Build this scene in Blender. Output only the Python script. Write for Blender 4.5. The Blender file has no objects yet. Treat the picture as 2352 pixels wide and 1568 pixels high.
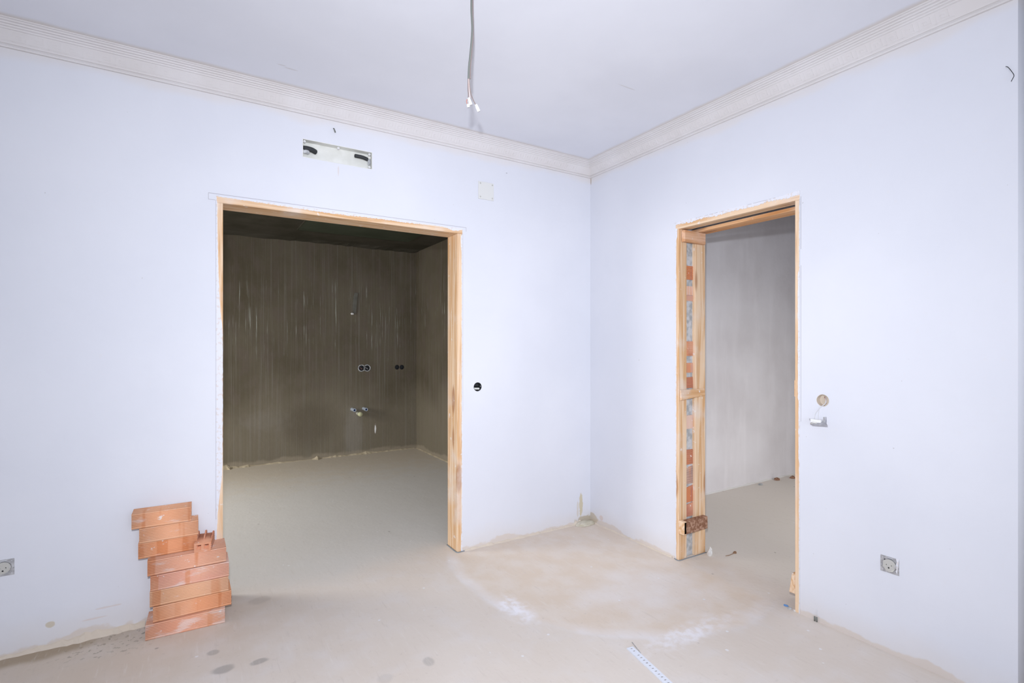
import bpy, bmesh, math, random
from mathutils import Vector, Matrix
random.seed(7)
C = bpy.context.scene.collection
SC = bpy.context.scene

# ------------------------------------------------------------------ camera
cam_d = bpy.data.cameras.new('camera'); cam = bpy.data.objects.new('camera', cam_d); C.objects.link(cam)
cam.location = (-2.5475, -2.9838, 1.32)
cam.rotation_euler = (math.pi/2, 0, -0.55537)
cam_d.sensor_width = 36; cam_d.lens = 18.072; cam_d.shift_y = 0.0048; cam_d.clip_start = 0.02
SC.camera = cam

# ------------------------------------------------------------------ world, lights, exposure
w = bpy.data.worlds.new('sky'); SC.world = w; w.use_nodes = True
w.node_tree.nodes['Background'].inputs[0].default_value = (0.75, 0.85, 1.0, 1)
w.node_tree.nodes['Background'].inputs[1].default_value = 0.6

def area(name, loc, rot, sx, sy, power, col, spread=180):
    l = bpy.data.lights.new(name, 'AREA'); l.shape = 'RECTANGLE'; l.size = sx; l.size_y = sy
    l.energy = power; l.color = col; l.spread = math.radians(spread)
    o = bpy.data.objects.new(name, l); C.objects.link(o); o.location = loc; o.rotation_euler = rot
    return o
# the photographer's flash on the hot shoe, 20 cm above the lens; its beam weakens away from its axis
fl = bpy.data.lights.new('camera_flash', 'SPOT'); fl.energy = 366; fl.color = (0.90, 0.93, 1.0)
fl.spot_size = math.radians(170); fl.spot_blend = 0.3; fl.shadow_soft_size = 0.022
flo = bpy.data.objects.new('camera_flash', fl); C.objects.link(flo)
flo.location = (-2.575, -2.975, 1.52); flo.rotation_euler = (math.radians(85.5), 0, -0.59)
fl.use_nodes = True
_t = fl.node_tree; _e = _t.nodes['Emission']
_n = _t.nodes.new('ShaderNodeTexCoord'); _s = _t.nodes.new('ShaderNodeSeparateXYZ'); _a = _t.nodes.new('ShaderNodeMath'); _a.operation = 'ABSOLUTE'
_p = _t.nodes.new('ShaderNodeMath'); _p.operation = 'POWER'; _p.inputs[1].default_value = 2.7
_t.links.new(_n.outputs['Normal'], _s.inputs[0]); _t.links.new(_s.outputs[2], _a.inputs[0]); _t.links.new(_a.outputs[0], _p.inputs[0]); _t.links.new(_p.outputs[0], _e.inputs['Strength'])
# daylight through the wide window opening in the rear wall
area('daylight_rear_window', (-2.6, -5.16, 1.55), (math.radians(76), 0, 0), 3.0, 1.4, 50, (0.86, 0.91, 1.0))
# daylight from the kitchen's own window, out of view on the left; then an added, unseen fill lamp for the hallway
area('daylight_kitchen_window', (-5.0, 1.9, 1.55), (math.radians(58), 0, math.radians(-90)), 1.2, 1.3, 64, (1.0, 0.98, 0.93), 130)
area('hall_fill_light', (1.75, -2.37, 1.05), (math.radians(60), 0, 0), 1.5, 1.8, 13, (1.0, 0.95, 0.88), 130)
SC.view_settings.view_transform = 'Standard'; SC.view_settings.look = 'None'
SC.view_settings.gamma = 1; SC.view_settings.exposure = 0.0; SC.view_settings.use_curve_mapping = False

# ------------------------------------------------------------------ node helper
class NT:
    def __init__(s, name, rough=0.85, spec=0.25):
        s.m = bpy.data.materials.new(name); s.m.use_nodes = True
        s.t = s.m.node_tree; s.b = s.t.nodes['Principled BSDF']
        s.b.inputs['Roughness'].default_value = rough
        s.b.inputs['Specular IOR Level'].default_value = spec
        s._oc = None
    def n(s, typ, ins=None, **kw):
        nd = s.t.nodes.new(typ)
        for k, v in kw.items(): setattr(nd, k, v)
        for k, v in (ins or {}).items():
            if isinstance(v, bpy.types.NodeSocket): s.t.links.new(v, nd.inputs[k])
            else: nd.inputs[k].default_value = v
        return nd
    def oc(s, kind='Object'):
        return s.n('ShaderNodeTexCoord').outputs[kind]
    def xyz(s):
        if s._oc is None:
            s._oc = s.n('ShaderNodeSeparateXYZ', {0: s.oc()}).outputs
        return s._oc
    def scaled(s, sc, loc=(0, 0, 0)):
        return s.n('ShaderNodeMapping', {'Vector': s.oc(), 'Scale': sc, 'Location': loc}).outputs[0]
    def noise(s, scale, detail=3, vec=None, rough=0.5, dist=0):
        ins = {'Scale': scale, 'Detail': detail, 'Roughness': rough, 'Distortion': dist}
        ins['Vector'] = vec if vec is not None else s.oc()
        return s.n('ShaderNodeTexNoise', ins).outputs[0]
    def ma(s, op, a, b=0.0, c=None, clamp=False):
        ins = {0: a, 1: b}
        if c is not None: ins[2] = c
        return s.n('ShaderNodeMath', ins, operation=op, use_clamp=clamp).outputs[0]
    def ramp(s, f, lo, hi, a=0.0, b=1.0):
        return s.n('ShaderNodeMapRange', {'Value': f, 'From Min': lo, 'From Max': hi, 'To Min': a, 'To Max': b}, interpolation_type='SMOOTHSTEP').outputs[0]
    def mix(s, f, a, b):
        nd = s.n('ShaderNodeMix', data_type='RGBA')
        for i, v in ((0, f), (6, a), (7, b)):
            if isinstance(v, bpy.types.NodeSocket): s.t.links.new(v, nd.inputs[i])
            else: nd.inputs[i].default_value = v if i == 0 else (*v, 1)
        return nd.outputs[2]
    def color(s, c):
        if isinstance(c, bpy.types.NodeSocket): s.t.links.new(c, s.b.inputs['Base Color'])
        else: s.b.inputs['Base Color'].default_value = (*c, 1)
    def bump(s, h, strength=0.3, dist=0.01):
        nd = s.n('ShaderNodeBump', {'Height': h, 'Strength': strength, 'Distance': dist})
        s.t.links.new(nd.outputs[0], s.b.inputs['Normal'])
    def blob(s, cx, cy, rx, ry, a='x', b='z', soft=0.5, wob=0.25, nz=None):
        """soft elliptical mask round (cx, cy) in the plane of two object axes"""
        o = s.xyz(); ia, ib = 'xyz'.index(a), 'xyz'.index(b)
        u = s.ma('DIVIDE', s.ma('SUBTRACT', o[ia], cx), rx); v = s.ma('DIVIDE', s.ma('SUBTRACT', o[ib], cy), ry)
        d = s.ma('SQRT', s.ma('ADD', s.ma('MULTIPLY', u, u), s.ma('MULTIPLY', v, v)))
        if nz is not None: d = s.ma('ADD', d, s.ma('MULTIPLY', s.ma('SUBTRACT', nz, 0.5), wob*4))
        return s.ramp(d, 1+soft/2, 1-soft/2, 0, 1)

def simple(name, col, rough=0.6, metal=0.0, spec=0.3):
    t = NT(name, rough, spec); t.color(col); t.b.inputs['Metallic'].default_value = metal; return t.m

# painted plaster walls: faint blotches, beige unpainted band of uneven height at the foot
def wall_mat(name, axis, stains):
    t = NT(name, 0.9, 0.15)
    o = t.xyz(); s = o['xyz'.index(axis)]
    big = t.noise(1.1, 4); fine = t.noise(38, 4)
    c = t.mix(t.ramp(big, 0.35, 0.7), (0.665, 0.677, 0.735), (0.708, 0.717, 0.77))
    c = t.mix(t.ramp(fine, 0.6, 0.8, 0, 0.25), c, (0.70, 0.68, 0.68))
    edge = t.noise(3.2, 5); edge2 = t.noise(14, 4)
    hgt = t.ma('ADD', t.ma('MULTIPLY', t.ma('SUBTRACT', edge, 0.36), 0.16), t.ma('MULTIPLY', t.ma('SUBTRACT', edge2, 0.5), 0.05))
    band = t.ramp(t.ma('SUBTRACT', hgt, o[2]), -0.006, 0.006)
    halo = t.ramp(t.ma('SUBTRACT', t.ma('ADD', hgt, 0.08), o[2]), -0.06, 0.09, 0, 0.5)
    c = t.mix(halo, c, (0.66, 0.62, 0.60))
    c = t.mix(t.ma('MULTIPLY', band, 0.8), c, (0.62, 0.545, 0.485))
    top = t.ramp(t.ma('ADD', o[2], t.ma('MULTIPLY', edge, 0.12)), 2.59, 2.64, 0, 0.55)
    c = t.mix(top, c, (0.70, 0.66, 0.64))
    nz = t.noise(22, 4)
    for (cx, cz, rx, rz, col, amt) in stains:
        c = t.mix(t.ma('MULTIPLY', t.blob(cx, cz, rx, rz, axis, 'z', 0.35, 0.35, nz), amt), c, col)
    spk = t.ramp(t.noise(55, 1), 0.80, 0.84, 0, 0.5)
    c = t.mix(spk, c, (0.35, 0.33, 0.32))
    t.color(c)
    t.bump(t.ma('ADD', t.ma('MULTIPLY', t.noise(6, 3), 1.0), t.ma('MULTIPLY', fine, 0.12)), 0.25, 0.012)
    return t.m
M = {}
ochre = (0.50, 0.41, 0.25)
M['wall_l'] = wall_mat('white_wall_plaster', 'x', [(-0.090, 0.145, 0.017, 0.080, (.56, .49, .33), .85), (-0.122, 0.11, 0.008, 0.065, (.58, .5, .38), .5),
    (-0.06, 0.02, 0.09, 0.035, (0.45, .38, .27), .8), (-3.08, 0.10, 0.015, 0.012, ochre, .6), (-2.93, 0.085, 0.045, 0.004, (0.6, .46, .38), .35),
    (-2.88, 0.125, 0.045, 0.004, (0.6, .46, .38), .35), (-2.36, 1.46, .02, .3, (.7, .7, .72), .1), (-1.85, 2.31, .004, .03, (.62, .5, .44), .4)])
M['wall_r'] = wall_mat('white_wall_plaster_right', 'y', [(-0.03, 0.03, 0.05, 0.04, (0.50, .42, .30), .7), (-0.12, .06, .02, .02, (.6, .45, .38), .5),
    (-0.006, 2.57, 0.006, 0.03, (0.45, .36, .28), .7)])
def plain_wall(name, a, b, sc=2.0, streak=False):
    t = NT(name, 0.93, 0.1)
    c = t.mix(t.ramp(t.noise(sc, 5), 0.3, 0.7), a, b)
    if streak:
        c = t.mix(t.ramp(t.noise(1.0, 4, t.scaled((7, 7, 1.2))), 
 .45, .75, 0, .25), c, tuple(v*1.2 for v in b))
    t.color(c); t.bump(t.noise(9, 4), 0.3, 0.01)
    return t.m
M['plain'] = plain_wall('plain_white_plaster', (0.70, 0.71, 0.76), (0.75, 0.76, 0.81))
M['hall'] = plain_wall('grey_skim_plaster', (0.70, 0.68, 0.71), (0.80, 0.79, 0.83), 1.6, True)
M['ceiling'] = None
t = NT('ceiling_paint', 0.92, 0.1)
c = t.mix(t.ramp(t.noise(1.4, 4), .3, .7), (0.71, 0.72, 0.775), (0.76, 0.77, 0.825))
# brownish uneven tint beside the cornice
o = t.xyz()
dy = t.ma('ABSOLUTE', t.ma('ADD', o[1], 0.10)); dx = t.ma('ABSOLUTE', t.ma('ADD', o[0], 0.10))
dd = t.ma('ADD', t.ma('MINIMUM', dy, dx), t.ma('MULTIPLY', t.noise(7, 3), -0.03))
c = t.mix(t.ramp(dd, 0.03, -0.008, 0, 0.65), c, (0.62, 0.56, 0.50))
c = t.mix(t.ma('MULTIPLY', t.blob(-1.11, -.08, .05, .05, 'x', 'y', .9), .3), c, (.5, .44, .38))  # blurred shadow of the hanging cable, painted into the ceiling colour
for (cx, cy, rx, ry) in ((-2.145, -.285, .030, .006), (-2.185, -.30, .018, .004), (-.62, -1.02, .06, .004)):
    c = t.mix(t.ma('MULTIPLY', t.blob(cx, cy, rx, ry, 'x', 'y', .8, .3, t.noise(30, 3)), .5), c, (.52, .49, .48))
t.color(c); t.bump(t.noise(5, 3), 0.2, 0.012); M['ceiling'] = t.m

t = NT('cornice_plaster', 0.8, 0.2)
c = t.mix(t.ramp(t.noise(4, 5), .35, .7), (0.66, 0.63, 0.625), (0.70, 0.675, 0.68))
t.color(c); t.bump(t.noise(40, 3), 0.15, 0.004); M['cornice'] = t.m

# floor screed
t = NT('floor_screed', 0.88, 0.2)
o = t.xyz()
n1 = t.noise(1.3, 5); n2 = t.noise(7, 5); n3 = t.noise(45, 4)
c = t.mix(t.ramp(n1, .3, .7), (0.665, 0.59, 0.52), (0.71, 0.645, 0.585))
c = t.mix(t.ramp(n2, .45, .75, 0, .45), c, (0.70, 0.66, 0.64))
# the kitchen beyond the doorway has bare grey screed
kit = t.ramp(t.ma('ADD', o[1], t.ma('MULTIPLY', t.ma('SUBTRACT', n1, .5), .6)), -0.10, 0.35)
c = t.mix(t.ma('MULTIPLY', kit, .8), c, (0.62, 0.605, 0.58))
c = t.mix(t.ramp(t.ma('ADD', o[1], t.ma('MULTIPLY', t.ma('SUBTRACT', n2, .5), 1.2)), 1.7, 3.1, 0, .7), c, (0.62, 0.53, 0.41))
hallf = t.ramp(o[0], .12, .35)
c = t.mix(t.ma('MULTIPLY', hallf, .9), c, (.78, .73, .67))  # hall floor colour lightened to stand in for missing light
# old patch in the corner with a pale curved rim
def ell(cx, cy, rx, ry):
    u = t.ma('DIVIDE', t.ma('SUBTRACT', o[0], cx), rx); v = t.ma('DIVIDE', t.ma('SUBTRACT', o[1], cy), ry)
    return t.ma('SQRT', t.ma('ADD', t.ma('MULTIPLY', u, u), t.ma('MULTIPLY', v, v)))
d = t.ma('ADD', ell(-.30, -.45, .97, 1.05), t.ma('MULTIPLY', t.ma('SUBTRACT', t.noise(5, 4), .5), .07))
side = t.ma('MULTIPLY', t.ramp(o[1], 0.05, -0.05), t.ramp(o[0], 0.04, -0.04))
inside = t.ma('MULTIPLY', t.ramp(d, 1.0, .96), side)
c = t.mix(t.ma('MULTIPLY', inside, .75), c, t.mix(t.ramp(n2, .35, .65), (0.69, 0.575, 0.465), (0.72, 0.63, 0.545)))
rim = t.ma('MULTIPLY', t.ramp(d, 1.02, .985), t.ramp(d, .90, .97))
amt = t.ma('MULTIPLY', t.ma('MULTIPLY', rim, t.ramp(t.noise(3.0, 4), .40, .66, .15, .8)), side)
c = t.mix(t.ma('MULTIPLY', amt, .75), c, (0.80, 0.79, 0.82))
sk = t.ramp(t.noise(26, 5), .38, .62, .2, 1)
c = t.mix(t.ma('MULTIPLY', t.ma('MULTIPLY', t.blob(-1.17, -.79, .06, .13, 'x', 'y', 1.2, .45, t.noise(10, 5)), sk), .75), c, (.86, .85, .90))
c = t.mix(t.ma('MULTIPLY', t.ma('MULTIPLY', t.blob(-.60, -1.40, .24, .055, 'x', 'y', 1.4, .35, t.noise(9, 5)), sk), .7), c, (.84, .83, .87))
c = t.mix(t.ma('MULTIPLY', t.blob(-.42, -1.0, .34, .22, 'x', 'y', 1.4, .5, t.noise(6, 5)), .35), c, (.80, .79, .82))
# damp grey spots and black specks near the bricks
nz = t.noise(16, 5)
for (cx, cy, rx, ry, a) in ((-2.447, -.575, .040, .030, .55), (-2.313, -.595, .035, .020, .55), (-2.473, -.42, .022, .022, .5), (-1.707, -.968, .022, .032, .35), (-2.255, -.02, .05, .04, .2), (-1.90, -.98, .03, .03, .15)):
    c = t.mix(t.ma('MULTIPLY', t.blob(cx, cy, rx, ry, 'x', 'y', .6, .22, nz), a), c, (.27, .26, .25))
sp = t.ma('MULTIPLY', t.ramp(t.noise(48, 3), .57, .66), t.blob(-2.84, -.10, .22, .11, 'x', 'y', .9, .3, nz))
c = t.mix(t.ma('MULTIPLY', sp, .8), c, (.17, .18, .17))
c = t.mix(t.ma('MULTIPLY', t.blob(-3.2, -.25, .75, .40, 'x', 'y', 1.3, .3, n2), .55), c, (.56, .455, .345))
dk = t.ma('MULTIPLY', t.blob(-3.3, -.04, .45, .055, 'x', 'y', 1.0, .3, n2), .7)
c = t.mix(dk, c, (.32, .24, .15))
# paint drips and pits
wh = t.n('ShaderNodeTexVoronoi', {'Vector': t.oc(), 'Scale': 7.0}, feature='F1')
wd = t.ma('ADD', wh.outputs['Distance'], t.ma('MULTIPLY', t.noise(60, 2), .05))
c = t.mix(t.ramp(wd, .085, .055, 0, .8), c, (.80, .79, .80))
pk = t.n('ShaderNodeTexVoronoi', {'Vector': t.scaled((1, 1, 1), (3.3, 1.7, 0)), 'Scale': 4.3}, feature='F1')
c = t.mix(t.ramp(t.ma('ADD', pk.outputs['Distance'], t.ma('MULTIPLY', n3, .05)), .07, .045, 0, .55), c, (.25, .22, .19))
c = t.mix(t.ramp(n3, .6, .8, 0, .25), c, (.42, .37, .33))
scr = t.noise(1.0, 5, t.n('ShaderNodeMapping', {'Vector': t.oc(), 'Scale': (60, 7, 1), 'Rotation': (0, 0, .75)}).outputs[0], .6)
c = t.mix(t.ramp(scr, .56, .74, 0, .28), c, (.76, .72, .68))
c = t.mix(t.ramp(scr, .42, .28, 0, .22), c, (.50, .44, .39))
t.color(c)
t.bump(t.ma('ADD', t.ma('MULTIPLY', n2, 1.0), t.ma('MULTIPLY', n3, .25)), 0.35, 0.008)
M['floor'] = t.m

# kitchen cement render with runs of lime
t = NT('kitchen_cement', 0.95, 0.08)
o = t.xyz()
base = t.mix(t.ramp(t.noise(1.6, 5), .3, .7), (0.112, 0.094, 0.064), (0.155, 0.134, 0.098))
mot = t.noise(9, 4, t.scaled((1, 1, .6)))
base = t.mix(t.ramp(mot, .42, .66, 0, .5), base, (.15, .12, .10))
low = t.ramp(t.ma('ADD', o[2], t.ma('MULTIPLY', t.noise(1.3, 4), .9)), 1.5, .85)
c = t.mix(t.ma('MULTIPLY', low, .6), base, (0.25, 0.22, 0.165))  # paler lower cement, lightened further to paint in the wall's light gradient
st = t.noise(1.0, 4, t.scaled((62, 62, .7)), .6)
c = t.mix(t.ramp(st, .50, .74, 0, .34), c, (.28, .265, .24))
drip = t.noise(1.0, 5, t.scaled((70, 70, 1.4), (3, 0, 5)), .65)
zone = t.ma('MULTIPLY', t.ramp(t.noise(2.2, 3, t.scaled((1, 1, 2))), .40, .58), t.ma('MULTIPLY', t.ramp(o[2], 1.0, 1.5), t.ramp(o[2], 2.3, 1.8)))
c = t.mix(t.ma('MULTIPLY', t.ramp(drip, .58, .70), t.ma('MULTIPLY', zone, .75)), c, (.50, .52, .47))
c = t.mix(t.ma('MULTIPLY', t.blob(-1.38, .42, .30, .22, 'x', 'z', 1, .25, t.noise(3, 4)), .5), c, (.11, .09, .065))
nz = t.noise(14, 4)
c = t.mix(t.ma('MULTIPLY', t.blob(-.885, .25, .10, .32, 'x', 'z', .8, .12, nz), .45), c, (.30, .28, .25))
c = t.mix(t.ma('MULTIPLY', t.blob(-1.85, .48, .22, .10, 'x', 'z', 1.4, .5, nz), .2), c, (.30, .28, .26))
c = t.mix(t.ma('MULTIPLY', t.blob(-.62, .30, .010, .05, 'x', 'z', .5, .35, t.noise(50, 3)), .95), c, (.85, .85, .85))
foot = t.ramp(t.ma('SUBTRACT', o[2], t.ma('MULTIPLY', t.noise(5, 4), .14)), .0, -.035)
c = t.mix(t.ma('MULTIPLY', foot, .6), c, (.36, .31, .24))
t.color(c); t.bump(t.ma('ADD', st, t.noise(20, 4)), 0.35, 0.006)
M['cement'] = t.m
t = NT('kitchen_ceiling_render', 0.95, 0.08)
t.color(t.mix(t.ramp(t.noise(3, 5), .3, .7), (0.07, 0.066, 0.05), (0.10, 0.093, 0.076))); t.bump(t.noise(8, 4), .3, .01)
M['kceil'] = t.m
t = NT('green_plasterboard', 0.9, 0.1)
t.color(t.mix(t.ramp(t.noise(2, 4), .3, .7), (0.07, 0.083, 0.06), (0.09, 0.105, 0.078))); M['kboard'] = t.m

# pine, grain along one local axis
def pine(name, axis, tint=(1, 1, 1), dust=0.35):
    t = NT(name, 0.65, 0.3)
    sc = [30, 30, 30]; sc['xyz'.index(axis)] = 1.3
    g = t.noise(1.0, 3, t.scaled(tuple(sc), (1.7, 4.1, .3)), .5, 1.2)
    a = (.78*tint[0], .58*tint[1], .40*tint[2]); b = (.64*tint[0], .38*tint[1], .19*tint[2])
    c = t.mix(t.ramp(g, .40, .66), a, b)
    sc3 = [70, 70, 70]; sc3['xyz'.index(axis)] = 2.0
    c = t.mix(t.ramp(t.noise(1.0, 3, t.scaled(tuple(sc3), (5, 2, 9))), .56, .70, 0, .45), c, (.52*tint[0], .27*tint[1], .12*tint[2]))
    sc2 = [9, 9, 9]; sc2['xyz'.index(axis)] = 2.2
    kn = t.n('ShaderNodeTexVoronoi', {'Vector': t.scaled(tuple(sc2), (.37, .61, .11)), 'Scale': 1.0}, feature='F1').outputs['Distance']
    c = t.mix(t.ramp(kn, .25, .14, 0, .8), c, (.40, .19, .09))
    c = t.mix(t.ramp(t.noise(5, 5), .50, .74, 0, dust*1.4), c, (.76, .72, .70))
    c = t.mix(t.ramp(t.noise(30, 3), .66, .72, 0, dust*1.6), c, (.80, .79, .80))
    t.color(c); t.bump(g, .2, .002)
    return t.m
M['pine_z'] = pine('pine_upright', 'z'); M['pine_x'] = pine('pine_across', 'x'); M['pine_y'] = pine('pine_header', 'y')
M['pine_red'] = pine('pine_header_reddish', 'y', (1.0, .80, .62), .25)
M['pine_block'] = pine('pine_block', 'x', (.92, .80, .78), .3)
M['pine_pale'] = pine('pine_pale', 'x', (1.0, 1.0, 1.02), .45)
t = NT('bark_block', .9, .1)
t.color(t.mix(t.ramp(t.noise(60, 4), .4, .65), (.24, .12, .075), (.45, .28, .20))); t.bump(t.noise(90, 3), .6, .004); M['bark'] = t.m

# terracotta, tinted by the object colour
def terracotta(name):
    t = NT(name, .88, .15)
    oi = t.n('ShaderNodeObjectInfo')
    col = oi.outputs['Color']
    off = t.n('ShaderNodeVectorMath', {0: t.oc(), 1: oi.outputs['Location']}, operation='ADD').outputs[0]
    rr = t.ma('MULTIPLY', oi.outputs['Random'], 7.0)
    off = t.n('ShaderNodeVectorMath', {0: off, 1: t.n('ShaderNodeCombineXYZ', {0: rr, 1: rr, 2: 0.0}).outputs[0]}, operation='ADD').outputs[0]
    def mp(s, l=(0, 0, 0)): return t.n('ShaderNodeMapping', {'Vector': off, 'Scale': s, 'Location': l}).outputs[0]
    bands = t.noise(1.0, 2, mp((17, 1, 1.2)), .5)
    c = t.n('ShaderNodeMix', {0: t.ramp(bands, .55, .62, 0, .6)}, data_type='RGBA')
    t.t.links.new(col, c.inputs[6]); c.inputs[7].default_value = (.66, .24, .09, 1); c = c.outputs[2]
    al = oi.outputs['Alpha']
    pale = t.noise(5, 4, off)
    c = t.mix(t.ramp(pale, .46, .70, 0, .5), c, (.82, .50, .34))
    du = t.noise(1.0, 5, mp((9, 9, 26), (4, 2, 1)), .6)
    lim = t.ma('SUBTRACT', .74, t.ma('MULTIPLY', al, .25))
    c = t.mix(t.ma('MULTIPLY', t.ramp(t.ma('SUBTRACT', du, lim), -.03, .12), .6), c, (.80, .68, .64))
    c = t.mix(t.ramp(t.noise(38, 3, off), .67, .74, 0, .8), c, (.82, .79, .78))
    t.color(c); t.bump(t.noise(60, 4), .25, .002)
    return t.m
M['brick'] = terracotta('terracotta')
t = NT('grey_mortar', .95, .1)
t.color(t.mix(t.ramp(t.noise(30, 4), .35, .65), (.36, .37, .38), (.55, .56, .58))); t.bump(t.noise(45, 4), .6, .006); M['mortar'] = t.m
t = NT('fresh_plaster', .92, .1)
t.color(t.mix(t.ramp(t.noise(70, 5), .52, .62, 0, .55), (.72, .725, .78), (.66, .56, .50))); t.bump(t.noise(50, 3), .3, .003); M['plaster'] = t.m
M['pencil'] = simple('pencil_mark', (.40, .38, .42), .9)
M['filler'] = simple('beige_filler', (.62, .54, .45), .95)
M['lump'] = plain_wall('pale_sandy_mortar', (.50, .46, .36), (.62, .58, .48), 18)
M['hallgrey'] = plain_wall('grey_chase_filler', (.12, .115, .10), (.17, .165, .145), 12)
M['foam'] = plain_wall('sandy_mortar', (.40, .34, .24), (.56, .48, .35), 18)
t = NT('galvanised_steel', .45, .5); t.b.inputs['Metallic'].default_value = .6
t.color(t.mix(t.ramp(t.noise(60, 3), .4, .7), (.42, .42, .44), (.62, .62, .64))); M['steel'] = t.m
M['ceramic'] = simple('socket_insert_grey', (.50, .49, .46), .5)
M['dark'] = simple('dark_slot', (.02, .02, .022), .8)
M['copper'] = simple('copper_wire', (.45, .2, .16), .4)
M['pvc_white'] = simple('white_plastic', (.80, .80, .80), .35, 0, .5)
M['pvc_cream'] = simple('cream_plastic', (.66, .655, .60), .5)
M['plate'] = simple('grey_white_cover_plate', (.67, .67, .655), .6)
M['box_in'] = plain_wall('dusty_box_plastic', (.68, .68, .64), (.75, .75, .72), 20)
M['tube'] = simple('black_conduit', (.035, .037, .04), .5)
M['cable_grey'] = simple('grey_cable', (.17, .18, .165), .6)
M['wire_brown'] = simple('brown_wire', (.24, .19, .18), .6)
M['wire_pink'] = simple('pale_wire', (.62, .50, .47), .6)
M['wire_white'] = simple('light_wire', (.62, .62, .64), .6)
M['blue'] = simple('blue_plastic', (.12, .25, .50), .4)
M['pipe_blue'] = simple('pipe_white_blue', (.50, .56, .66), .4)
M['pipe_bore'] = simple('pipe_bore_blue', (.02, .04, .12), .5)
M['yellowish'] = simple('yellowish_cap', (.62, .62, .40), .4)
M['strip'] = simple('white_painted_metal', (.74, .77, .84), .4, 0, .5)
M['paper'] = simple('plaster_flake', (.74, .73, .72), .9)
M['twig'] = simple('brown_scrap', (.30, .18, .11), .9)
M['seal'] = simple('blue_grey_edge', (.22, .25, .28), .7)

# ------------------------------------------------------------------ mesh helpers
def link(name, me, mat, parent=None, smooth=False, bevel=0):
    o = bpy.data.objects.new(name, me); C.objects.link(o)
    if mat is not None and not me.materials: me.materials.append(mat)
    if parent is not None: o.parent = parent
    if smooth:
        for p in me.polygons: p.use_smooth = True
    if bevel:
        md = o.modifiers.new('bevel', 'BEVEL'); md.width = bevel; md.segments = 2; md.limit_method = 'ANGLE'
    return o
def box_bm(bm, a, b):
    vs = [bm.verts.new((x, y, z)) for x in (a[0], b[0]) for y in (a[1], b[1]) for z in (a[2], b[2])]
    for f in ((0, 1, 3, 2), (4, 6, 7, 5), (0, 4, 5, 1), (2, 3, 7, 6), (0, 2, 6, 4), (1, 5, 7, 3)):
        bm.faces.new([vs[i] for i in f])
def finish(bm, name):
    bmesh.ops.recalc_face_normals(bm, faces=bm.faces)
    me = bpy.data.meshes.new(name); bm.to_mesh(me); bm.free(); return me
def box(name, a, b, mat, parent=None, bevel=0):
    bm = bmesh.new(); box_bm(bm, [min(p, q) for p, q in zip(a, b)], [max(p, q) for p, q in zip(a, b)])
    return link(name, finish(bm, name), mat, parent, bevel=bevel)
AX = {'xz': ((1, 0, 0), (0, 0, 1), (0, 1, 0)), 'yz': ((0, 1, 0), (0, 0, 1), (1, 0, 0)), 'xy': ((1, 0, 0), (0, 1, 0), (0, 0, 1))}
def plate_mesh(name, loops, plane, lo, hi):
    """flat outline with holes in a plane, extruded from lo to hi along the plane's normal"""
    cu = bpy.data.curves.new('tmp', 'CURVE'); cu.dimensions = '2D'; cu.fill_mode = 'BOTH'; cu.extrude = abs(hi-lo)/2
    for lp in loops:
        sp = cu.splines.new('POLY'); sp.points.add(len(lp)-1)
        for p, q in zip(sp.points, lp): p.co = (q[0], q[1], 0, 1)
        sp.use_cyclic_u = True
    ob = bpy.data.objects.new('tmp', cu); C.objects.link(ob)
    dg = bpy.context.evaluated_depsgraph_get(); dg.update()
    me = bpy.data.meshes.new_from_object(ob.evaluated_get(dg)); me.name = name
    bpy.data.objects.remove(ob); bpy.data.curves.remove(cu)
    u, v, n = [Vector(q) for q in AX[plane]]
    mid = (lo+hi)/2
    for vt in me.vertices: vt.co = u*vt.co.x + v*vt.co.y + n*(vt.co.z+mid)
    bm = bmesh.new(); bm.from_mesh(me); bmesh.ops.remove_doubles(bm, verts=bm.verts, dist=1e-5)
    bmesh.ops.recalc_face_normals(bm, faces=bm.faces); bm.to_mesh(me); bm.free()
    me.materials.clear()
    return me
def plate(name, loops, plane, lo, hi, mat, parent=None): return link(name, plate_mesh(name, loops, plane, lo, hi), mat, parent)
def rect(a, b, c, d): return [(a, b), (c, b), (c, d), (a, d)]
def circ(cx, cy, r, n=24, ry=None, wob=0):
    return [(cx+(r+random.uniform(-wob, wob))*math.cos(2*math.pi*i/n), cy+((ry or r)+random.uniform(-wob, wob))*math.sin(2*math.pi*i/n)) for i in range(n)]
def tube(name, pts, r, mat, parent=None, n=10, closed=True, r_end=None):
    bm = bmesh.new(); pts = [Vector(p) for p in pts]; rings = []
    for i, p in enumerate(pts):
        d = (pts[min(i+1, len(pts)-1)]-pts[max(i-1, 0)]).normalized()
        a = d.orthogonal().normalized() if i == 0 else (prev-d*prev.dot(d)).normalized()
        prev = a; b = d.cross(a)
        rr = r if r_end is None else r+(r_end-r)*i/(len(pts)-1)
        rings.append([bm.verts.new(p+(a*math.cos(2*math.pi*k/n)+b*math.sin(2*math.pi*k/n))*rr) for k in range(n)])
    for r0, r1 in zip(rings, rings[1:]):
        for k in range(n): bm.faces.new((r0[k], r0[(k+1) % n], r1[(k+1) % n], r1[k]))
    if closed: bm.faces.new(rings[0]); bm.faces.new(rings[-1])
    return link(name, finish(bm, name), mat, parent, smooth=True)
def spline(pts, n=8):
    P = [Vector(p) for p in pts]; P = [P[0]*2-P[1]]+P+[P[-1]*2-P[-2]]; out = []
    for i in range(1, len(P)-2):
        for k in range(n):
            t = k/n; a, b, c, d = P[i-1:i+3]
            out.append(.5*((2*b)+(c-a)*t+(2*a-5*b+4*c-d)*t*t+(3*b-a-3*c+d)*t**3))
    out.append(P[-2]); return out
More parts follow.
